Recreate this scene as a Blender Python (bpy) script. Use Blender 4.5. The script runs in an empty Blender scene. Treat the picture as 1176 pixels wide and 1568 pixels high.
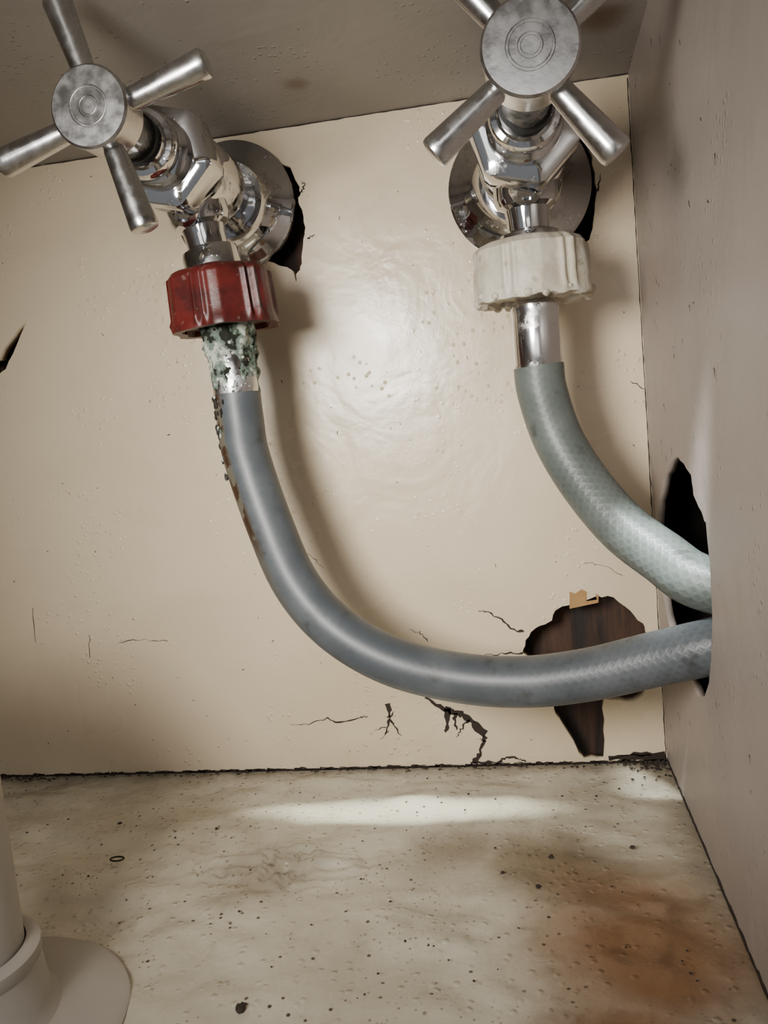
import bpy, bmesh, math, random
from mathutils import Matrix, Vector, noise
random.seed(7)
COL = bpy.context.scene.collection

# ------------------------------------------------------------------ materials
class NT:
    def __init__(s, name):
        s.m = bpy.data.materials.new(name); s.m.use_nodes = True
        s.t = s.m.node_tree; s.n = s.t.nodes; s.l = s.t.links
        s.b = s.n['Principled BSDF']
        s.tc = s.n.new('ShaderNodeTexCoord')
    def set(s, **k):
        for a, v in k.items():
            s.b.inputs[a.replace('_', ' ')].default_value = v
    def noise(s, scale, detail=4, rough=.55, dist=0, vec=None):
        n = s.n.new('ShaderNodeTexNoise'); n.inputs['Scale'].default_value = scale
        n.inputs['Detail'].default_value = detail; n.inputs['Roughness'].default_value = rough
        n.inputs['Distortion'].default_value = dist
        s.l.new(vec or s.tc.outputs['Object'], n.inputs['Vector']); return n.outputs['Fac']
    def vor(s, scale, vec=None, feature='F1', out='Distance'):
        n = s.n.new('ShaderNodeTexVoronoi'); n.inputs['Scale'].default_value = scale
        n.feature = feature
        s.l.new(vec or s.tc.outputs['Object'], n.inputs['Vector']); return n.outputs[out]
    def ramp(s, f, lo, hi, a=0., b=1.):
        n = s.n.new('ShaderNodeMapRange'); n.interpolation_type = 'SMOOTHSTEP'
        s.l.new(f, n.inputs[0])
        for i, v in enumerate((lo, hi, a, b)): n.inputs[i+1].default_value = v
        return n.outputs[0]
    def mix(s, f, a, b):
        n = s.n.new('ShaderNodeMix'); n.data_type = 'RGBA'
        for i, v in ((0, f), (6, a), (7, b)):
            if isinstance(v, bpy.types.NodeSocket): s.l.new(v, n.inputs[i])
            elif isinstance(v, (int, float)): n.inputs[i].default_value = v
            else: n.inputs[i].default_value = (*v, 1)
        return n.outputs[2]
    def math(s, op, a, b=0.):
        n = s.n.new('ShaderNodeMath'); n.operation = op
        for i, v in enumerate((a, b)):
            if isinstance(v, bpy.types.NodeSocket): s.l.new(v, n.inputs[i])
            else: n.inputs[i].default_value = v
        return n.outputs[0]
    def vm(s, op, a, b):
        n = s.n.new('ShaderNodeVectorMath'); n.operation = op
        for i, v in enumerate((a, b)):
            if isinstance(v, bpy.types.NodeSocket): s.l.new(v, n.inputs[i])
            else: n.inputs[i].default_value = v
        return n.outputs['Value'] if op in ('DISTANCE', 'LENGTH') else n.outputs[0]
    def warp(s, scale, amt):
        w = s.n.new('ShaderNodeTexNoise'); w.inputs['Scale'].default_value = scale; w.inputs['Detail'].default_value = 5
        s.l.new(s.tc.outputs['Object'], w.inputs['Vector'])
        off = s.vm('SUBTRACT', w.outputs['Color'], (.5, .5, .5))
        return s.vm('ADD', s.tc.outputs['Object'], s.vm('MULTIPLY', off, (amt, amt, amt)))
    def bump(s, h, dist, strength=1., prev=None):
        n = s.n.new('ShaderNodeBump'); n.inputs['Distance'].default_value = dist
        n.inputs['Strength'].default_value = strength
        s.l.new(h, n.inputs['Height'])
        if prev: s.l.new(prev, n.inputs['Normal'])
        return n.outputs[0]
    def col(s, c): s.l.new(c, s.b.inputs['Base Color'])
    def rough(s, c): s.l.new(c, s.b.inputs['Roughness'])
    def nrm(s, c): s.l.new(c, s.b.inputs['Normal'])

def plain(name, c, r=.5, metal=0., var=.25, scale=200, bump=.0002):
    t = NT(name); f = t.noise(scale)
    t.col(t.mix(f, tuple(x*(1-var) for x in c), tuple(min(1, x*(1+var)) for x in c)))
    t.set(Roughness=r, Metallic=metal)
    if bump: t.nrm(t.bump(f, bump, .6))
    return t.m

def paint(name, base, dirty, speck, r0=.20, r1=.38, bumpd=.0004, smudge=.5, patches=(), spk=.7):
    t = NT(name)
    big = t.ramp(t.noise(9, 5, .6, .6), .38, .72)
    c = t.mix(t.math('MULTIPLY', big, smudge), base, dirty)
    sp = t.ramp(t.vor(300), .06, .12, 1, 0)
    gate = t.ramp(t.noise(24, 3), .50, .60)
    c = t.mix(t.math('MULTIPLY', t.math('MULTIPLY', sp, gate), spk*.55), c, speck)
    sp2 = t.ramp(t.vor(95), .025, .048, 1, 0)
    c = t.mix(t.math('MULTIPLY', sp2, spk), c, (speck[0]*.5, speck[1]*.5, speck[2]*.5))
    if patches:
        P = t.warp(30, .02)
        for pos, rad, colr, k in patches:
            c = t.mix(t.ramp(t.vm('DISTANCE', P, pos), rad*.2, rad, k, 0), c, colr)
    t.col(c)
    t.rough(t.ramp(t.noise(14, 4), .3, .7, r0, r1))
    n = t.bump(t.noise(32, 3, .5, .8), bumpd*3.4, .5)
    n = t.bump(t.math('MULTIPLY', t.ramp(t.vor(330), .05, .28, 1, 0), gate), bumpd*.8, .9, n)
    n = t.bump(t.noise(130, 3, .6), bumpd*.45, .6, n)
    n = t.bump(t.noise(500, 2), bumpd*.15, .5, n)
    t.nrm(n)
    return t.m

M_back = paint('cream_gloss_paint', (.66, .55, .395), (.53, .43, .29), (.12, .075, .045),
               patches=[((-.145, 0, .175), .035, (.42, .35, .25), .3), ((-.12, 0, .02), .05, (.48, .37, .22), .4), ((-.03, 0, .03), .04, (.46, .35, .20), .4)])
M_right = paint('grey_gloss_paint', (.35, .30, .27), (.28, .235, .21), (.07, .05, .04), .38, .55)
M_ceil = paint('dull_grey_paint', (.30, .275, .245), (.23, .205, .18), (.07, .05, .035), .4, .6,
               patches=[((-.012, -.04, .2565), .012, (.12, .06, .03), .8), ((-.115, -.03, .2558), .006, (.13, .07, .04), .6)])
M_dark = plain('painted_void_shade', (.008, .006, .005), .9)  # shade painted as black lining for the void behind the hose hole
M_crack = plain('crack_dirt', (.022, .013, .008), .8)
M_tan = plain('torn_paper_tan', (.36, .21, .08), .8)

def wood():
    t = NT('old_dark_wood')
    mp = t.n.new('ShaderNodeMapping'); mp.inputs['Scale'].default_value = (1, 1, .12)
    t.l.new(t.tc.outputs['Object'], mp.inputs[0])
    f = t.noise(160, 5, .6, .5, mp.outputs[0])
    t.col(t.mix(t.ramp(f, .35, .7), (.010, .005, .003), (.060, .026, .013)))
    t.set(Roughness=.75); t.nrm(t.bump(f, .0008, .8)); return t.m
M_wood = wood()

def floor_mat():
    t = NT('grimy_floor_paint')
    O = t.tc.outputs['Object']
    c = t.mix(t.ramp(t.noise(14, 6, .62, .6), .36, .70), (.57, .525, .42), (.43, .38, .285))
    c = t.mix(t.math('MULTIPLY', t.ramp(t.noise(60, 6, .7, .3), .54, .74), .45), c, (.22, .17, .105))
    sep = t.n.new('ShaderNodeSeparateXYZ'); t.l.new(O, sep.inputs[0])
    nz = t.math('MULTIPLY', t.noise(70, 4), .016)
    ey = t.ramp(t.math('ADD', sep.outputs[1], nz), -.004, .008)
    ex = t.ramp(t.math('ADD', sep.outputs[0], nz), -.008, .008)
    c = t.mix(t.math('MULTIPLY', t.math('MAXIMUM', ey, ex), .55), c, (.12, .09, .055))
    P = t.warp(24, .035)
    D = lambda p, a, b, k=1: t.ramp(t.vm('DISTANCE', P, p), a, b, k, 0)
    s = t.math('MAXIMUM', t.math('MAXIMUM', D((-.026, -.116, 0), .010, .044), D((-.030, -.155, 0), .012, .040)), D((-.026, -.095, 0), .006, .034, .9))
    g = t.math('MAXIMUM', D((-.048, -.074, 0), .004, .036, .9), D((-.078, -.066, 0), .002, .026, .65))
    g = t.math('MAXIMUM', g, D((-.138, -.074, 0), .004, .026, .55))
    c = t.mix(g, c, (.14, .092, .043))
    c = t.mix(t.math('MULTIPLY', s, .92), c, (.185, .078, .024))
    c = t.mix(t.math('MULTIPLY', s, t.ramp(t.noise(90, 5), .5, .75, 0, .6)), c, (.075, .036, .014))
    sp = t.math('MULTIPLY', t.ramp(t.vor(210), .08, .15, 1, 0), t.ramp(t.noise(24, 3), .42, .55))
    c = t.mix(sp, c, (.06, .04, .022))
    sp = t.math('MULTIPLY', t.ramp(t.vor(420), .12, .22, 1, 0), t.ramp(t.noise(30, 3), .46, .56))
    c = t.mix(t.math('MULTIPLY', sp, .65), c, (.12, .08, .045))
    t.col(c)
    t.rough(t.ramp(t.noise(30, 4), .3, .7, .22, .42))
    n = t.bump(t.noise(30, 3, .5, .4), .0024, .7)
    n = t.bump(t.noise(110, 4, .55, .3), .0009, .75, n)
    n = t.bump(t.ramp(t.vor(240), .05, .3, 1, 0), .0004, .7, n)
    t.nrm(n); return t.m
M_floor = floor_mat()

def chrome(name, dirt=.5, r0=.07):
    t = NT(name); t.set(Metallic=1.)
    f = t.ramp(t.noise(90, 6, .65), .50, .70)
    g = t.ramp(t.vor(500), .05, .3, 1, 0)
    k = t.math('MULTIPLY', f, dirt)
    t.col(t.mix(k, (.62, .62, .63), (.18, .16, .145)))
    t.rough(t.ramp(f, 0, 1, r0, .5))
    t.nrm(t.bump(t.math('MULTIPLY', f, g), .0004, .6)); return t.m
M_chrome = chrome('dirty_chrome', .7)
M_chrome2 = chrome('crimp_chrome', .2, .16)
def satin():
    t = NT('satin_chrome'); t.set(Metallic=1.)
    f = t.noise(260, 5)
    t.col(t.mix(f, (.46, .455, .45), (.60, .595, .59)))
    t.rough(t.ramp(f, .3, .7, .20, .32)); t.nrm(t.bump(f, .0001, .5)); return t.m
M_satin = satin()
M_groove = plain('groove_dark', (.02, .02, .02), .6)  # near-black for the rings set in the valve grooves

def hose(name, a, b, rust=False):
    t = NT(name)
    sep = t.n.new('ShaderNodeSeparateXYZ'); t.l.new(t.tc.outputs['UV'], sep.inputs[0])
    U, V = sep.outputs[0], sep.outputs[1]
    def strands(sign):
        x = t.math('ADD', t.math('MULTIPLY', U, 14.), t.math('MULTIPLY', V, 330.*sign))
        return t.math('ABSOLUTE', t.math('SINE', t.math('MULTIPLY', x, math.pi)))
    h = t.math('MAXIMUM', t.ramp(strands(1), .55, 1.), t.ramp(strands(-1), .55, 1.))
    fade = t.ramp(V, .14, .22, .12, 1.) if rust else t.ramp(V, .01, .06, .35, 1.)
    h = t.math('MULTIPLY', h, fade)
    f = t.noise(55, 4)
    c = t.mix(t.ramp(f, .35, .65), a, b)
    c = t.mix(t.math('MULTIPLY', h, .12), c, tuple(min(1, x*1.8) for x in b))
    d = t.ramp(t.noise(90, 5, .6), .56, .70)
    c = t.mix(t.math('MULTIPLY', d, .6), c, (.025, .025, .023))
    if rust:
        side = t.math('MULTIPLY', t.ramp(U, .055, .11), t.ramp(U, .30, .45, 1, 0))
        k = t.math('MULTIPLY', t.math('MULTIPLY', t.ramp(t.noise(150, 5, .6), .47, .52), t.ramp(V, .045, .062, 1, 0)), side)
        k2 = t.math('MULTIPLY', t.ramp(V, .02, .10, 1, 0), side)
        c = t.mix(t.math('MULTIPLY', k2, .7), c, (.14, .115, .065))
        c = t.mix(k, c, (.040, .018, .008))
    t.col(c); t.set(Roughness=.46)
    t.nrm(t.bump(f, .0005, .4, t.bump(h, .00016, .4)))
    t.b.inputs['Coat Weight'].default_value = .08; t.b.inputs['Coat Roughness'].default_value = .3
    return t.m
M_hoseL = hose('grey_pvc_hose', (.058, .067, .075), (.088, .098, .107), True)
M_hoseR = hose('grey_green_pvc_hose', (.076, .089, .082), (.110, .126, .117))

def red():
    t = NT('worn_red_plastic')
    c = t.mix(t.ramp(t.noise(120, 5), .4, .65), (.100, .011, .009), (.050, .007, .006))
    c = t.mix(t.math('MULTIPLY', t.ramp(t.noise(330, 4), .62, .70), .5), c, (.20, .12, .10))
    t.col(c); t.set(Roughness=.42); t.nrm(t.bump(t.noise(300, 4), .0003, .5)); return t.m
M_red = red()
def whitep():
    t = NT('limescaled_white_plastic')
    f = t.noise(110, 5)
    c = t.mix(t.ramp(f, .4, .7), (.53, .49, .41), (.42, .365, .27))
    c = t.mix(t.math('MULTIPLY', t.ramp(t.noise(200, 5), .60, .70), .55), c, (.18, .13, .08))
    t.col(c)
    t.set(Roughness=.5); t.nrm(t.bump(f, .0008, .7, t.bump(t.noise(420, 3), .0004, .6))); return t.m
M_white = whitep()
M_pipe = plain('white_pvc', (.38, .35, .31), .4, 0, .08, 60, .0001)
def crust():
    t = NT('corrosion_crust')
    f = t.noise(170, 5, .62)
    c = t.mix(t.ramp(f, .42, .47), (.018, .020, .015), (.12, .155, .125))
    c = t.mix(t.ramp(f, .50, .58), c, (.42, .45, .385))
    t.col(c); t.set(Roughness=.9); t.b.inputs['Specular IOR Level'].default_value = .15
    t.nrm(t.bump(f, .0008, .8)); return t.m
M_crust = crust()
M_scale_w = plain('limescale_crust', (.38, .41, .35), .9, 0, .4, 500, .0003)
M_scale_g = plain('verdigris_crust', (.10, .14, .105), .9, 0, .5, 500, .0003)
M_scale_k = plain('black_crust', (.018, .013, .009), .8, 0, .5, 500, .0003)
M_grit = plain('grit_dark', (.03, .022, .015), .8)
M_grit2 = plain('grit_pale', (.40, .35, .27), .8)

# ------------------------------------------------------------------ helpers
def link(o, parent=None):
    COL.objects.link(o)
    if parent: o.parent = parent
    return o
def finish(bm, name, mats, smooth=True, parent=None, angle=40):
    bmesh.ops.recalc_face_normals(bm, faces=bm.faces)
    me = bpy.data.meshes.new(name); bm.to_mesh(me); bm.free()
    for m in (mats if isinstance(mats, (list, tuple)) else [mats]): me.materials.append(m)
    if smooth:
        me.polygons.foreach_set('use_smooth', [True]*len(me.polygons))
        me.set_sharp_from_angle(angle=math.radians(angle))
    return link(bpy.data.objects.new(name, me), parent)
def empty(name, loc=(0, 0, 0)):
    e = bpy.data.objects.new(name, None); e.empty_display_size = .01; e.location = loc; return link(e)

def lathe(bm, prof, mat4, seg=64, mi=0, rf=None):
    rings = []
    for r, h in prof:
        ring = []
        for i in range(seg):
            a = 2*math.pi*i/seg
            rr = rf(a, r, h) if rf else r
            ring.append(bm.verts.new(mat4 @ Vector((rr*math.cos(a), rr*math.sin(a), h))))
        rings.append(ring)
    for A, B in zip(rings, rings[1:]):
        for i in range(seg):
            f = bm.faces.new((A[i], A[(i+1) % seg], B[(i+1) % seg], B[i])); f.material_index = mi
    for R in (rings[0], rings[-1]):
        f = bm.faces.new(R); f.material_index = mi
    return rings

def axis_matrix(origin, d, roll=0):
    d = Vector(d).normalized()
    return Matrix.Translation(origin) @ d.to_track_quat('Z', 'Y').to_matrix().to_4x4() @ Matrix.Rotation(roll, 4, 'Z')

def panel(name, outer, holes, thick, mapf):
    """2D filled outline with real holes, extruded to a slab; mapf(a,b,depth)->xyz"""
    cu = bpy.data.curves.new(name+'_c', 'CURVE'); cu.dimensions = '2D'; cu.fill_mode = 'BOTH'; cu.extrude = .5
    for pts in [outer]+holes:
        s = cu.splines.new('POLY'); s.points.add(len(pts)-1); s.use_cyclic_u = True
        for p, q in zip(s.points, pts): p.co = (q[0]*100, q[1]*100, 0, 1)
    ob = bpy.data.objects.new('tmp', cu); COL.objects.link(ob)
    bpy.context.view_layer.update()
    me = bpy.data.meshes.new_from_object(ob.evaluated_get(bpy.context.evaluated_depsgraph_get()))
    bpy.data.objects.remove(ob)
    bm = bmesh.new(); bm.from_mesh(me)
    for v in bm.verts:
        v.co = Vector(mapf(v.co.x/100, v.co.y/100, (v.co.z+.5)*thick))
    bmesh.ops.remove_doubles(bm, verts=bm.verts, dist=1e-6)
    for f in bm.faces: f.material_index = 0
    return bm

def jag(pts, amp=.0006, sub=3):
    out = []
    for i, p in enumerate(pts):
        q = pts[(i+1) % len(pts)]
        for k in range(sub):
            t = k/sub
            x = p[0]*(1-t)+q[0]*t; z = p[1]*(1-t)+q[1]*t
            if k: x += random.uniform(-amp, amp); z += random.uniform(-amp, amp)
            out.append((x, z))
    return out

def ribbon(bm, pts, w0, w1, mapf, mi, sub=5, amp=.0005):
    P = []
    for a, b in zip(pts, pts[1:]):
        for k in range(sub):
            t = k/sub; P.append([a[0]*(1-t)+b[0]*t, a[1]*(1-t)+b[1]*t])
    P.append(list(pts[-1]))
    for p in P[1:-1]: p[0] += random.uniform(-amp, amp); p[1] += random.uniform(-amp, amp)
    prev = None
    for i, p in enumerate(P):
        q0 = P[max(0, i-1)]; q1 = P[min(len(P)-1, i+1)]
        dx, dz = q1[0]-q0[0], q1[1]-q0[1]; L = math.hypot(dx, dz) or 1
        w = (w0+(w1-w0)*i/(len(P)-1))*random.uniform(.45, 1.35)*.5
        n = (-dz/L*w, dx/L*w)
        cur = (bm.verts.new(mapf(p[0]+n[0], p[1]+n[1], 0)), bm.verts.new(mapf(p[0]-n[0], p[1]-n[1], 0)))
        if prev:
            f = bm.faces.new((prev[0], prev[1], cur[1], cur[0])); f.material_index = mi
        prev = cur

def blob(bm, p, r, flat=(1, 1, 1), mi=0, sub=1, rnd=.35):
    vs = bmesh.ops.create_icosphere(bm, subdivisions=sub, radius=1)['verts']
    R = Matrix.Rotation(random.uniform(0, 6.28), 3, 'Z')
    for v in vs:
        k = 1+random.uniform(-rnd, rnd)
        c = R @ Vector((v.co.x*k*1.25, v.co.y*k, v.co.z*k))
        v.co = Vector((c.x*flat[0]*r, c.y*flat[1]*r, c.z*flat[2]*r))+Vector(p)
    for v in vs:
        for f in v.link_faces: f.material_index = mi

# ------------------------------------------------------------------ cabinet shell
mm = lambda L: [(a/10000, b/10000) for a, b in L]
backhole = mm([(-521,454),(-505,506),(-464,551),(-399,579),(-384,617),(-308,646),(-222,667),(-162,656),(-104,601),(-59,548),(-45,496),(-40,328),(-75,265),(-137,241),(-222,257),(-232,120),(-238,12),(-313,12),(-335,48),(-386,157),(-416,225),(-398,343)])
lefthole = mm([(-2560,1800),(-2536,1841),(-2483,1887),(-2398,1962),(-2473,1850),(-2536,1760),(-2594,1730),(-2648,1785)])
holeL = mm([(-1250,2390),(-1220,2310),(-1217,2290),(-1230,2270),(-1220,2227),(-1214,2160),(-1226,2120),(-1242,2030),(-1262,2000),(-1273,1962),(-1284,2010),(-1350,2045),(-1550,2120),(-1600,2260),(-1500,2400),(-1350,2430)])
holeR = mm([(-146,2290),(-142,2249),(-129,2156),(-150,2046),(-168,1985),(-185,1965),(-210,1995),(-260,2040),(-400,2060),(-550,2150),(-500,2350),(-300,2400),(-180,2360)])
mb = lambda a, b, d: (a, d, b)
bm = panel('wall_back', [(-.45, 0), (0, 0), (0, .275), (-.45, .275)],
           [jag(backhole), jag(lefthole, .0003), jag(holeL, .0005), jag(holeR, .0005)], .005, mb)
mr = lambda a, b, d: (a, -.00015, b)
C = lambda pts, w0, w1, mi=1, **k: ribbon(bm, [(x/1000, z/1000) for x, z in pts], w0/1000, w1/1000, mr, mi, **k)
C([(-149,19.5),(-141,19.2),(-133,22)], .2, .4)
C([(-133,22),(-129.4,19.4),(-120,21.2),(-116,22)], .8, .3)
C([(-107.5,27),(-106.8,20.7),(-109.6,14.2)], 1.8, .6)
C([(-107,20),(-103,13.4)], 1.0, .2); C([(-109,17),(-114,15.6)], .6, .2); C([(-108,15.5),(-112,12)], .5, .1)
C([(-108,21),(-105,23.5)], .8, .2)
C([(-92,29),(-84.5,24),(-80.5,22.4),(-75,19.7),(-69,12.9)], 1.6, 3.0)
C([(-83.5,24),(-84.5,16),(-85,14)], 2.8, .2); C([(-80.5,22),(-81,17),(-80,15)], 2.0, .2); C([(-75,19),(-79,15),(-81,12)], .9, .2)
C([(-69,12),(-71.3,6.3),(-74.7,1.2)], 1.5, 2.0); C([(-69,10),(-73,11)], .5, .1)
C([(-76,1),(-70,.9),(-64.7,1.2),(-61,3.3),(-57,2.5),(-54.1,1)], 1.2, .5)
C([(-51,54),(-55,55),(-59,59.5),(-65.5,63),(-68,63.2)], 1.0, .2)
C([(-52,45.5),(-60,45.5),(-68,45)], .7, .2)
C([(-220,58),(-208,58.6),(-198,57.5)], .3, .2); C([(-5.5,146.5),(-.5,143)], .25, .25)
C([(-26,79.7),(-20,78.5),(-12.5,74)], .25, .15); C([(-233,62),(-234,52)], .2, .2); C([(-257,75),(-258,60)], .3, .2)
C([(-89,52),(-92,56),(-96,57)], .4, .15); C([(-137,93),(-133,90),(-128,84)], .3, .15)
C([(-121.5,229),(-120,232),(-121,233)], .8, .2); C([(-12.9,215),(-11.5,221)], .6, .2); C([(-121,212),(-118,213)], .8, .2)
C([(-6,2.5),(-14,3),(-22,1.2)], .6, .3)
for i in range(30):
    a = -300+i*10+random.uniform(-2, 2)
    C([(a, .5), (a+random.uniform(5, 9), .5)], random.uniform(.3, 1.0), random.uniform(.2, .8), amp=.0003)
C([(-300+i*10, .15) for i in range(31)], .5, .6, amp=.0001); C([(-.4, i*12) for i in range(22)], .35, .35, amp=.0001)
C([(-300+i*15, 253.3) for i in range(21)], .5, .5, amp=.0001)
C([(-22,1.5),(-12,2),(-.5,2)], 2.2, 3.2, amp=.0004)
for _ in range(45):   # tiny scratches and chipped spots
    x = random.uniform(-250, -5); z = random.uniform(8, 245); a = random.uniform(0, 6.28); L = random.uniform(.4, 1.6)
    C([(x, z), (x+L*math.cos(a), z+L*math.sin(a))], random.uniform(.15, .4), .1, sub=2, amp=.0001)
vs = [bm.verts.new((x/1000, -.0004, z/1000)) for x, z in [(-33,62.2),(-32.5,69),(-30.5,68),(-28,69.6),(-26.2,68.5),(-26.5,64.8),(-22.5,65.2),(-23,67.5),(-21.8,67),(-22,64)]]
f = bm.faces.new(vs); f.material_index = 2
finish(bm, 'wall_back', [M_back, M_crack, M_tan], smooth=False)

# right wall with the round hose hole (a = y, b = z)
rh = [(-.046,.1200),(-.056,.1215),(-.064,.1200),(-.0736,.1175),(-.0756,.1120),(-.085,.1085),(-.0900,.1061),(-.0925,.0925),(-.0920,.0800),(-.088,.0680),(-.0839,.0600),(-.0765,.0530),(-.0686,.0500),(-.0600,.0510),(-.0483,.0500),(-.030,.0540),(-.0167,.0625),(-.007,.076),(-.006,.090),(-.0140,.1030),(-.0300,.1140)]
ms = lambda a, b, d: (d, a, b)
bm = panel('wall_right', [(-.40, 0), (.005, 0), (.005, .30), (-.40, .30)], [jag(rh, .0006, 3)], .0025, ms)
mrr = lambda a, b, d: (-.00015, a, b)
def CR(pts, w0, w1, **k): ribbon(bm, [(y/1000, z/1000) for y, z in pts], w0/1000, w1/1000, mrr, 1, **k)
CR([(-i*12, .6) for i in range(22)], 1.6, 2.2, amp=.0003)
for _ in range(60):
    y = -abs(random.gauss(0, .05))-.003; z = random.uniform(.015, .25)
    CR([(y*1000, z*1000), (y*1000-random.uniform(.3, 1.5), z*1000-random.uniform(.5, 3))], .5, .15, sub=2, amp=.0002)
finish(bm, 'wall_right', [M_right, M_crack], smooth=False)

def box(name, lo, hi, mat):
    bm = bmesh.new(); bmesh.ops.create_cube(bm, size=1)
    for v in bm.verts:
        v.co = Vector([lo[i] if v.co[i] < 0 else hi[i] for i in range(3)])
    return finish(bm, name, mat, smooth=False)
box('wall_left', (-.462, -.40, 0), (-.45, .006, .30), M_right)

# ceiling, rising gently towards the cabinet front
bm = bmesh.new()
zc = lambda y: .2535+.075*(-y)
v = [bm.verts.new(p) for p in [(-.45, 0, zc(0)), (0, 0, zc(0)), (0, -.30, zc(-.30)), (-.45, -.30, zc(-.30)),
                               (-.45, 0, zc(0)+.01), (0, 0, zc(0)+.01), (0, -.30, zc(-.30)+.01), (-.45, -.30, zc(-.30)+.01)]]
for q in [(0,1,2,3),(4,5,6,7),(0,1,5,4),(1,2,6,5),(2,3,7,6),(3,0,4,7)]: bm.faces.new([v[i] for i in q])
finish(bm, 'ceiling', M_ceil, smooth=False)

# floor: rumpled painted sheet
bm = bmesh.new(); NX, NY = 340, 280
G = []
for j in range(NY+1):
    row = []
    for i in range(NX+1):
        x = -.45+.45*i/NX; y = -.36*j/NY
        h = .0018*(noise.noise(Vector((x*30, y*55, 1)))) + .0009*noise.noise(Vector((x*80, y*120, 4)))
        m = max(0, 1-((x+.135)**2/.038**2+(y+.073)**2/.015**2))
        h += m*.0036*(noise.noise(Vector((x*230+3*noise.noise(Vector((x*60, y*60, 0))), y*300, 9))))
        h *= min(1, -y/.012+.1)*min(1, -x/.01+.1)
        row.append(bm.verts.new((x, y, h-.0006)))
    G.append(row)
for j in range(NY):
    for i in range(NX): bm.faces.new((G[j][i], G[j][i+1], G[j+1][i+1], G[j+1][i]))
finish(bm, 'floor', M_floor, angle=80)

# cavities behind the panels
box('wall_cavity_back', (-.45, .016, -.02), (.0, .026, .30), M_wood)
bm = bmesh.new(); bmesh.ops.create_cube(bm, size=1)
for vv in bm.verts: vv.co = Vector((.003+(.12 if vv.co.x > 0 else 0), -.36 if vv.co.y < 0 else .03, -.02 if vv.co.z < 0 else .32))
bmesh.ops.delete(bm, geom=[f for f in bm.faces if f.calc_center_median().x < .02], context='FACES')
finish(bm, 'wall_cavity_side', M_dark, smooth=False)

# ------------------------------------------------------------------ angle valves
def valve(x, z, proj, fr, disc_r, spoke_r, ang, outx, yaw=0):
    e = empty('angle_valve', (x, 0, z)); e.rotation_euler = (0, 0, math.radians(yaw))
    A = axis_matrix((0, 0, 0), (0, -1, 0))
    bm = bmesh.new()
    lathe(bm, [(.010,-.004),(fr-.003,-.0005),(fr,.0005),(fr,.0025),(fr-.001,.0035),(fr-.004,.0045),(fr*.72,.0078),(.0150,.0105),(.0142,.0125),(.010,.0125)], A, 96)
    finish(bm, 'wall_flange', M_chrome, parent=e)
    bm = bmesh.new()
    lathe(bm, [(.0100,.010),(.0118,.0115),(.0122,.014),(.0122,.026),(.0132,.028),(.0138,.031),(.0138,.050),(.0128,.0525),(.0118,.0535),(.0118,.056)], A, 64)
    def hexr(a, r, h):
        k = (a+.26) % (math.pi/3)-math.pi/6
        return min(r*1.0, .0142/math.cos(k)*r/.0158)
    lathe(bm, [(.0125,.0545),(.0158,.056),(.0162,.058),(.0162,.067),(.0158,.0685),(.0138,.0695),(.0100,.0698)], A, 96, rf=hexr)
    lathe(bm, [(.0100,.069),(.0108,.070),(.0108,.0735),(.0098,.0745),(.0085,.075),(.0085,.0765),(.0095,.077),(.0100,.078),(.0100,.0805),(.0094,.082),(.0080,.0825),(.0078,.0850)], A, 64)
    B = axis_matrix((0, -.045, -.004), (outx, 0, -.0355))
    lathe(bm, [(.0100,.0),(.0100,.0105),(.0092,.0125),(.0072,.0135),(.0068,.0165),(.0068,.020),(.0092,.021),(.0096,.0225),(.0096,.030),(.006,.030)], B, 48)
    lathe(bm, [(.0052,.0),(.0052,.0030),(.0045,.0040),(.0028,.0042),(.0026,.0030),(.001,.003)], axis_matrix((0, -.054, -.012), (0, -.7, -.7)), 32)
    finish(bm, 'valve_body', M_chrome, parent=e, angle=35)
    bm = bmesh.new()
    lathe(bm, [(.0088,.0752),(.0088,.0766)], A, 48); lathe(bm, [(.0121,.0534),(.0121,.0545)], A, 48)
    lathe(bm, [(.0070,.0822),(.0070,.0870)], A, 48)
    finish(bm, 'gland_groove_rings', M_groove, parent=e)
    bm = bmesh.new()
    p = proj
    lathe(bm, [(.0058,.0835),(.0062,.0845),(.0062,p-.018),(.0068,p-.016),(disc_r*.80,p-.0125),(disc_r*.94,p-.011),(disc_r*.96,p-.0020),(disc_r,p-.0015),(disc_r,p-.0006),(disc_r-.0006,p),
               (disc_r*.50,p),(disc_r*.48,p-.0003),(disc_r*.44,p-.0003),(disc_r*.42,p),(disc_r*.26,p),(disc_r*.24,p-.0003),(disc_r*.20,p-.0003),(disc_r*.18,p),(.0003,p)], A, 96)
    for k in range(4):
        a = math.radians(ang+90*k)
        d = Vector((math.cos(a), 0, math.sin(a)))
        S = axis_matrix(Vector((0, -(p-.0068), 0))+d*disc_r*.5, d)
        L = spoke_r-disc_r*.5
        lathe(bm, [(.0027,0),(.0029,.004),(.0038,L-.0028),(.0039,L-.0012),(.0036,L-.0003),(.0029,L),(.0005,L+.0001)], S, 40)
    finish(bm, 'cross_handle', M_satin, parent=e, angle=35)
    return e
vL = valve(-.1480, .2270, .112, .0240, .0104, .0314, 15.5, .0062, -.25)
vR = valve(-.0405, .2195, .124, .0256, .0110, .0298, 37.5, .0008, .9)

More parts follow.
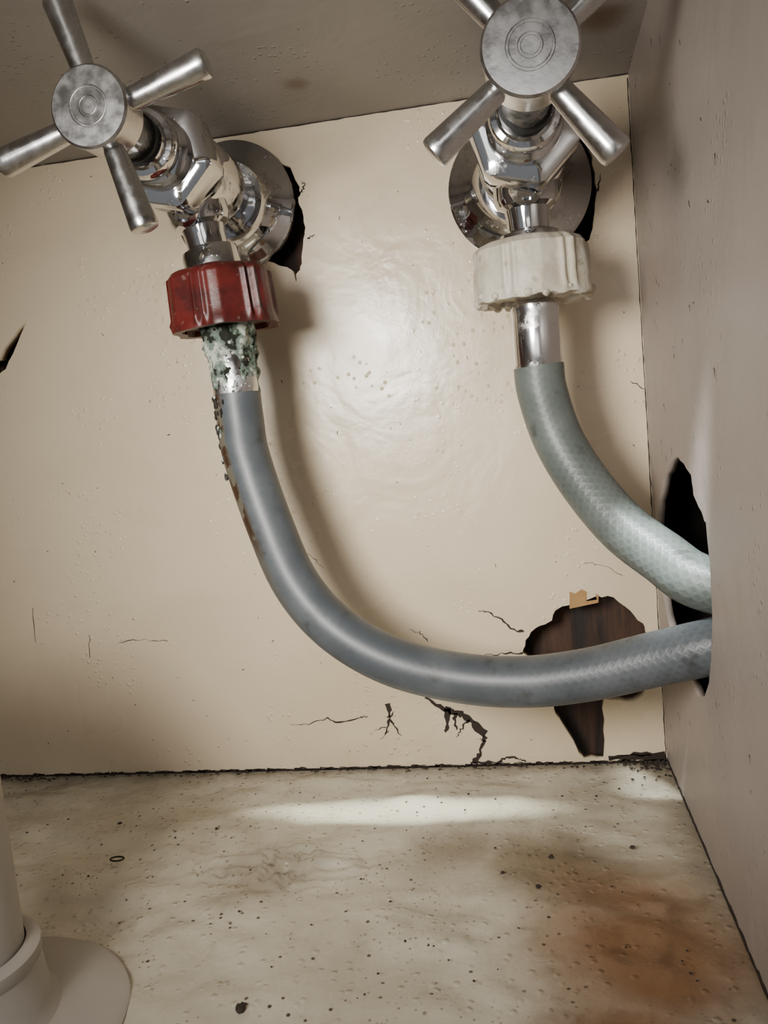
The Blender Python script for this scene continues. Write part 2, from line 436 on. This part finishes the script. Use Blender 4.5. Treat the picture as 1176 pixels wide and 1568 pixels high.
# ------------------------------------------------------------------ hoses
def catmull(P, n=10):
    P = [Vector(p) for p in P]; Q = [2*P[0]-P[1]]+P+[2*P[-1]-P[-2]]; out = []
    for i in range(1, len(Q)-2):
        for k in range(n):
            t = k/n; a, b, c, d = Q[i-1], Q[i], Q[i+1], Q[i+2]
            out.append(.5*((2*b)+(c-a)*t+(2*a-5*b+4*c-d)*t*t+(3*b-3*c+d-a)*t**3))
    out.append(P[-1]); return out
def tube(name, P, r, mat, parent, seg=40):
    bm = bmesh.new(); uv = bm.loops.layers.uv.new('UVMap')
    C = catmull(P); up = Vector((0, -1, 0)); L = 0; rings = []
    for i, p in enumerate(C):
        t = (C[min(i+1, len(C)-1)]-C[max(i-1, 0)]).normalized()
        up = (up-t*up.dot(t)).normalized(); s = t.cross(up)
        if i: L += (p-C[i-1]).length
        rings.append(([bm.verts.new(p+r*(up*math.cos(2*math.pi*k/seg)+s*math.sin(2*math.pi*k/seg))) for k in range(seg)], L))
    for (A, la), (B, lb) in zip(rings, rings[1:]):
        for k in range(seg):
            f = bm.faces.new((A[k], A[(k+1) % seg], B[(k+1) % seg], B[k]))
            for lp, (u, vv) in zip(f.loops, [(k/seg, la), ((k+1)/seg, la), ((k+1)/seg, lb), (k/seg, lb)]): lp[uv].uv = (u, vv)
    bm.faces.new(rings[0][0]); bm.faces.new(rings[-1][0])
    return finish(bm, name, mat, parent=parent, angle=60)

def nut(name, c, d, R, H, mat, parent, drip=0, phase=0., hexk=.905):
    bm = bmesh.new(); seg = 240
    M = axis_matrix(c, d)
    def rf(a, r, h):
        a2 = a+phase
        k = (a2 % (math.pi/3))-math.pi/6
        rr = r*min(hexk/math.cos(k), .995)
        g = ((a2+.18)/(math.pi/3)) % 1.0-.5
        rib = math.exp(-((g-.09)/.045)**2)+math.exp(-((g+.09)/.045)**2)-.5*math.exp(-(g/.04)**2)
        if .10*H < h < .93*H: rr += .0012*rib*(1-.35*drip)
        if h > .8*H: rr += (.0008*(h/H-.8)/.2+.0004*math.sin(a*9+1))*(1-.5*drip)
        rr += drip*.0007*noise.noise(Vector((math.cos(a)*3, math.sin(a)*3, h*130)))
        return rr
    prof = [(R*.45,.0002),(R*.78,0),(R*.88,.0008),(R*.94,.0022),(R*.955,H*.13)]
    prof += [(R*(.955+.03*t/8), H*(.16+.70*t/8)) for t in range(9)]
    prof += [(R*.995,H*.95),(R*.98,H*.99),(R*.92,H),(R*.80,H*.985),(R*.78,H*.90),(R*.42,H*.88)]
    lathe(bm, prof, M, seg, rf=rf)
    if drip:
        for vv in bm.verts:
            loc = M.inverted() @ vv.co
            if loc.z > H*.85 and Vector((loc.x, loc.y)).length > R*.7:
                a = math.atan2(loc.y, loc.x); loc.z += .0022*max(0, noise.noise(Vector((math.cos(a)*3+7, math.sin(a)*3, 0)))+.12)
                vv.co = M @ loc
        for _ in range(26):   # limescale lumps clinging to the lower lip
            a = random.uniform(0, 6.28)
            blob(bm, M @ Vector((R*.95*math.cos(a), R*.95*math.sin(a), H*random.uniform(.88, 1.0))), random.uniform(.0006, .0016), sub=2, rnd=.12)
    return finish(bm, name, mat, parent=parent, angle=50)

# hot hose
hL = empty('flexible_hose')
tube('hose_tube', [(-.1406,-.045,.1545),(-.1404,-.0452,.1455),(-.1390,-.047,.1327),(-.1326,-.050,.1094),(-.1248,-.053,.0893),(-.1120,-.057,.0742),(-.0940,-.060,.0632),(-.0724,-.062,.0572),(-.0518,-.065,.0559),(-.0320,-.069,.0587),(-.0134,-.074,.0641),(.0013,-.0795,.0688),(.025,-.084,.075),(.055,-.085,.078)], .0080, M_hoseL, hL)
nut('hose_nut', (-.1422,-.045,.1958), (.0018,0,-.04), .0185, .0200, M_red, hL, 0, .2)
bm = bmesh.new()
FL = axis_matrix((-.1415,-.045,.1785), (.0009,0,-.026))
lathe(bm, [(.0072,0),(.0076,.003),(.0073,.008),(.0074,.010),(.0077,.0105),(.0078,.0245),(.0076,.0255),(.0070,.0256)], FL, 48)
finish(bm, 'crimp_ferrule', M_chrome2, parent=hL)
bm = bmesh.new()
def crf(a, r, h):
    n1 = noise.noise(Vector((math.cos(a)*2.2, math.sin(a)*2.2, h*260)))
    n2 = noise.noise(Vector((math.cos(a)*6, math.sin(a)*6, h*700+5)))
    cover = 1-h/.026-.5*noise.noise(Vector((math.cos(a)*1.5+3, math.sin(a)*1.5, 2)))
    return .0071+.0018*max(-.2, cover)+.0012*n1+.0005*n2
lathe(bm, [(.008, i*.0245/60) for i in range(61)], FL, 128, rf=crf)
for _ in range(60):
    h = abs(random.gauss(0, .45))*.022
    if h > .024: continue
    a = random.uniform(0, 6.28); rr = .0082-.02*h
    p = FL @ Vector((rr*math.cos(a), rr*math.sin(a), h))
    blob(bm, p, random.uniform(.0004, .0013)*(1.1-h/.03), mi=random.choices([1, 2, 3], [4, 4, 3])[0], sub=2, rnd=.15)
for _ in range(40):
    h = random.choice([.001, .003, .006, .012, .013, .019, .021, .028])+random.gauss(0, .0012); a = random.gauss(-2.45, .22); rr = .0079
    xx = -.1407+.0012*(h/.03)**2
    blob(bm, (xx+rr*math.cos(a), -.0455+rr*math.sin(a), .1545-h), random.uniform(.0003, .0008), (.6, .6, 1.6), mi=random.choices([1, 2, 3], [1, 1, 6])[0], sub=2, rnd=.2)
finish(bm, 'corrosion_crust', [M_crust, M_scale_w, M_scale_g, M_scale_k], parent=hL, angle=80)

# cold hose
hR = empty('flexible_hose')
tube('hose_tube', [(-.0394,-.045,.1535),(-.0388,-.045,.1450),(-.0350,-.0462,.1301),(-.0280,-.051,.1157),(-.0184,-.059,.1021),(-.0083,-.067,.0933),(.0010,-.0755,.0868),(.020,-.082,.084),(.05,-.082,.09)], .0080, M_hoseR, hR)
nut('hose_nut', (-.0393,-.045,.1922), (0,0,-1), .0187, .0182, M_white, hR, 1, .45, .945)
bm = bmesh.new()
FR = axis_matrix((-.0392,-.045,.1785), (-.0002,0,-.026))
lathe(bm, [(.0060,0),(.0062,.0045),(.0070,.0052),(.0076,.0058),(.0077,.0075),(.0074,.0085),(.0075,.0245),(.0079,.0252),(.0079,.0262),(.0070,.0264)], FR, 48)
finish(bm, 'crimp_ferrule', M_chrome2, parent=hR)

# ------------------------------------------------------------------ waste pipe in the left foreground
wp = empty('waste_pipe')
px, py = -.1920, -.150
Pp = [(px, py, .016), (px, py, .03), (px, py, .05), (px, py, .066)]
for k in range(1, 8):
    a = k/7*math.pi/2; Pp.append((px-.018*(1-math.cos(a)), py, .066+.018*math.sin(a)))
Pp += [(px-.03, py, .084), (px-.06, py, .084), (px-.12, py, .084)]
tube('pipe', Pp, .0150, M_pipe, wp, 64)
bm = bmesh.new()
U = axis_matrix((px, py, -.001), (0, 0, 1))
lathe(bm, [(.0380,0),(.0380,.0012),(.0366,.0022),(.0300,.0032),(.0215,.0045),(.0195,.007),(.0183,.018),(.0187,.0185),(.0187,.0215),(.0172,.0225),(.0154,.0225),(.0152,.0200)], U, 96)
finish(bm, 'socket_and_floor_collar', M_pipe, parent=wp)

# ------------------------------------------------------------------ grit
bm = bmesh.new()
for _ in range(220):
    blob(bm, (random.uniform(-.29, -.002), -abs(random.gauss(0, .0022))-.0005, .0003), random.uniform(.0002, .0006), (1, 1, .6), 0)
for _ in range(60):
    blob(bm, (random.choice([-.27, -.28, -.26])+random.gauss(0, .008), -abs(random.gauss(0, .003))-.001, .0003), random.uniform(.0003, .0006), (1, 1, .6), 0)
for _ in range(90):
    blob(bm, (-abs(random.gauss(0, .008)), -abs(random.gauss(0, .006)), .0004), random.uniform(.0002, .0007), (1, 1, .6), 0)
for _ in range(240):
    x = random.uniform(-.27, -.003); y = random.uniform(-.19, -.004)
    if abs(x-px) < .042 and abs(y-py) < .042: continue
    blob(bm, (x, y, .0002), random.choice([.0002, .0002, .0003, .0003, .0004]), (1, 1, .6), random.choice([0, 0, 0, 1]))
for x, y, r in [(-.1255,-.139,.0014),(-.0216,-.0647,.0008),(-.0515,-.0865,.0008),(-.047,-.070,.0008),(-.062,-.079,.0006),(-.205,-.045,.0007),(-.165,-.05,.0006)]:
    blob(bm, (x, y, .0006), r, (1, 1, .5), 0, 2)
finish(bm, 'dirt_debris', [M_grit, M_grit2], angle=70)
tube_e = empty('wire_ring')
tube('loop', [(-.1928+.0024*math.cos(a), -.0711+.0014*math.sin(a), .0012) for a in [i*.6 for i in range(11)]], .0003, M_grit, tube_e, 10)

# ------------------------------------------------------------------ lights
def light(kind, name, loc, target, energy, color=(1, 1, 1), **k):
    l = bpy.data.lights.new(name, kind); l.energy = energy; l.color = color
    for a, v in k.items(): setattr(l, a, v)
    o = link(bpy.data.objects.new(name, l)); o.location = loc
    o.rotation_euler = (Vector(target)-Vector(loc)).to_track_quat('-Z', 'Y').to_euler(); return o
light('AREA', 'torch_soft', (-.165, -.36, .19), (-.080, 0, .12), .33, (1, .96, .89), shape='DISK', size=.09, spread=math.radians(72))
light('AREA', 'room_light', (-.15, -.75, .50), (-.12, 0, .08), 1.8, (1, .97, .93), shape='RECTANGLE', size=.6, size_y=.5)
s = light('SPOT', 'added_streak_spot', (-.100, -.036, .235), (-.100, -.036, 0), 5.5, (.93, 1, .90), spot_size=math.radians(34), spot_blend=1.0, shadow_soft_size=0)  # added lamp under the ceiling, throws the pale streak on the floor
s.rotation_euler = (0, 0, 0); s.scale = (1.0, .16, 1)
light('SPOT', 'added_hose_spot', (-.03, -.16, .24), (-.006, -.070, .092), 6.0, (.92, 1, .98), spot_size=math.radians(14), spot_blend=1.0, shadow_soft_size=.004)  # added narrow spot, brightens the hose beside the wall hole
w = bpy.data.worlds.new('World'); bpy.context.scene.world = w; w.use_nodes = True
w.node_tree.nodes['Background'].inputs[0].default_value = (.95, .97, 1, 1)
w.node_tree.nodes['Background'].inputs[1].default_value = .24

# ------------------------------------------------------------------ camera
cd = bpy.data.cameras.new('camera'); cam = link(bpy.data.objects.new('camera', cd))
cd.sensor_fit = 'HORIZONTAL'; cd.sensor_width = 36; cd.lens = 39.0; cd.clip_start = .005
X = Vector((.9834, .0738, .1656)).normalized(); Y = Vector((.1553, .1284, -.9795)).normalized(); Z = X.cross(Y)
cam.matrix_world = Matrix.Translation((-.0474, -.32, .1424)) @ Matrix((X, Y, Z)).to_4x4()
bpy.context.scene.camera = cam
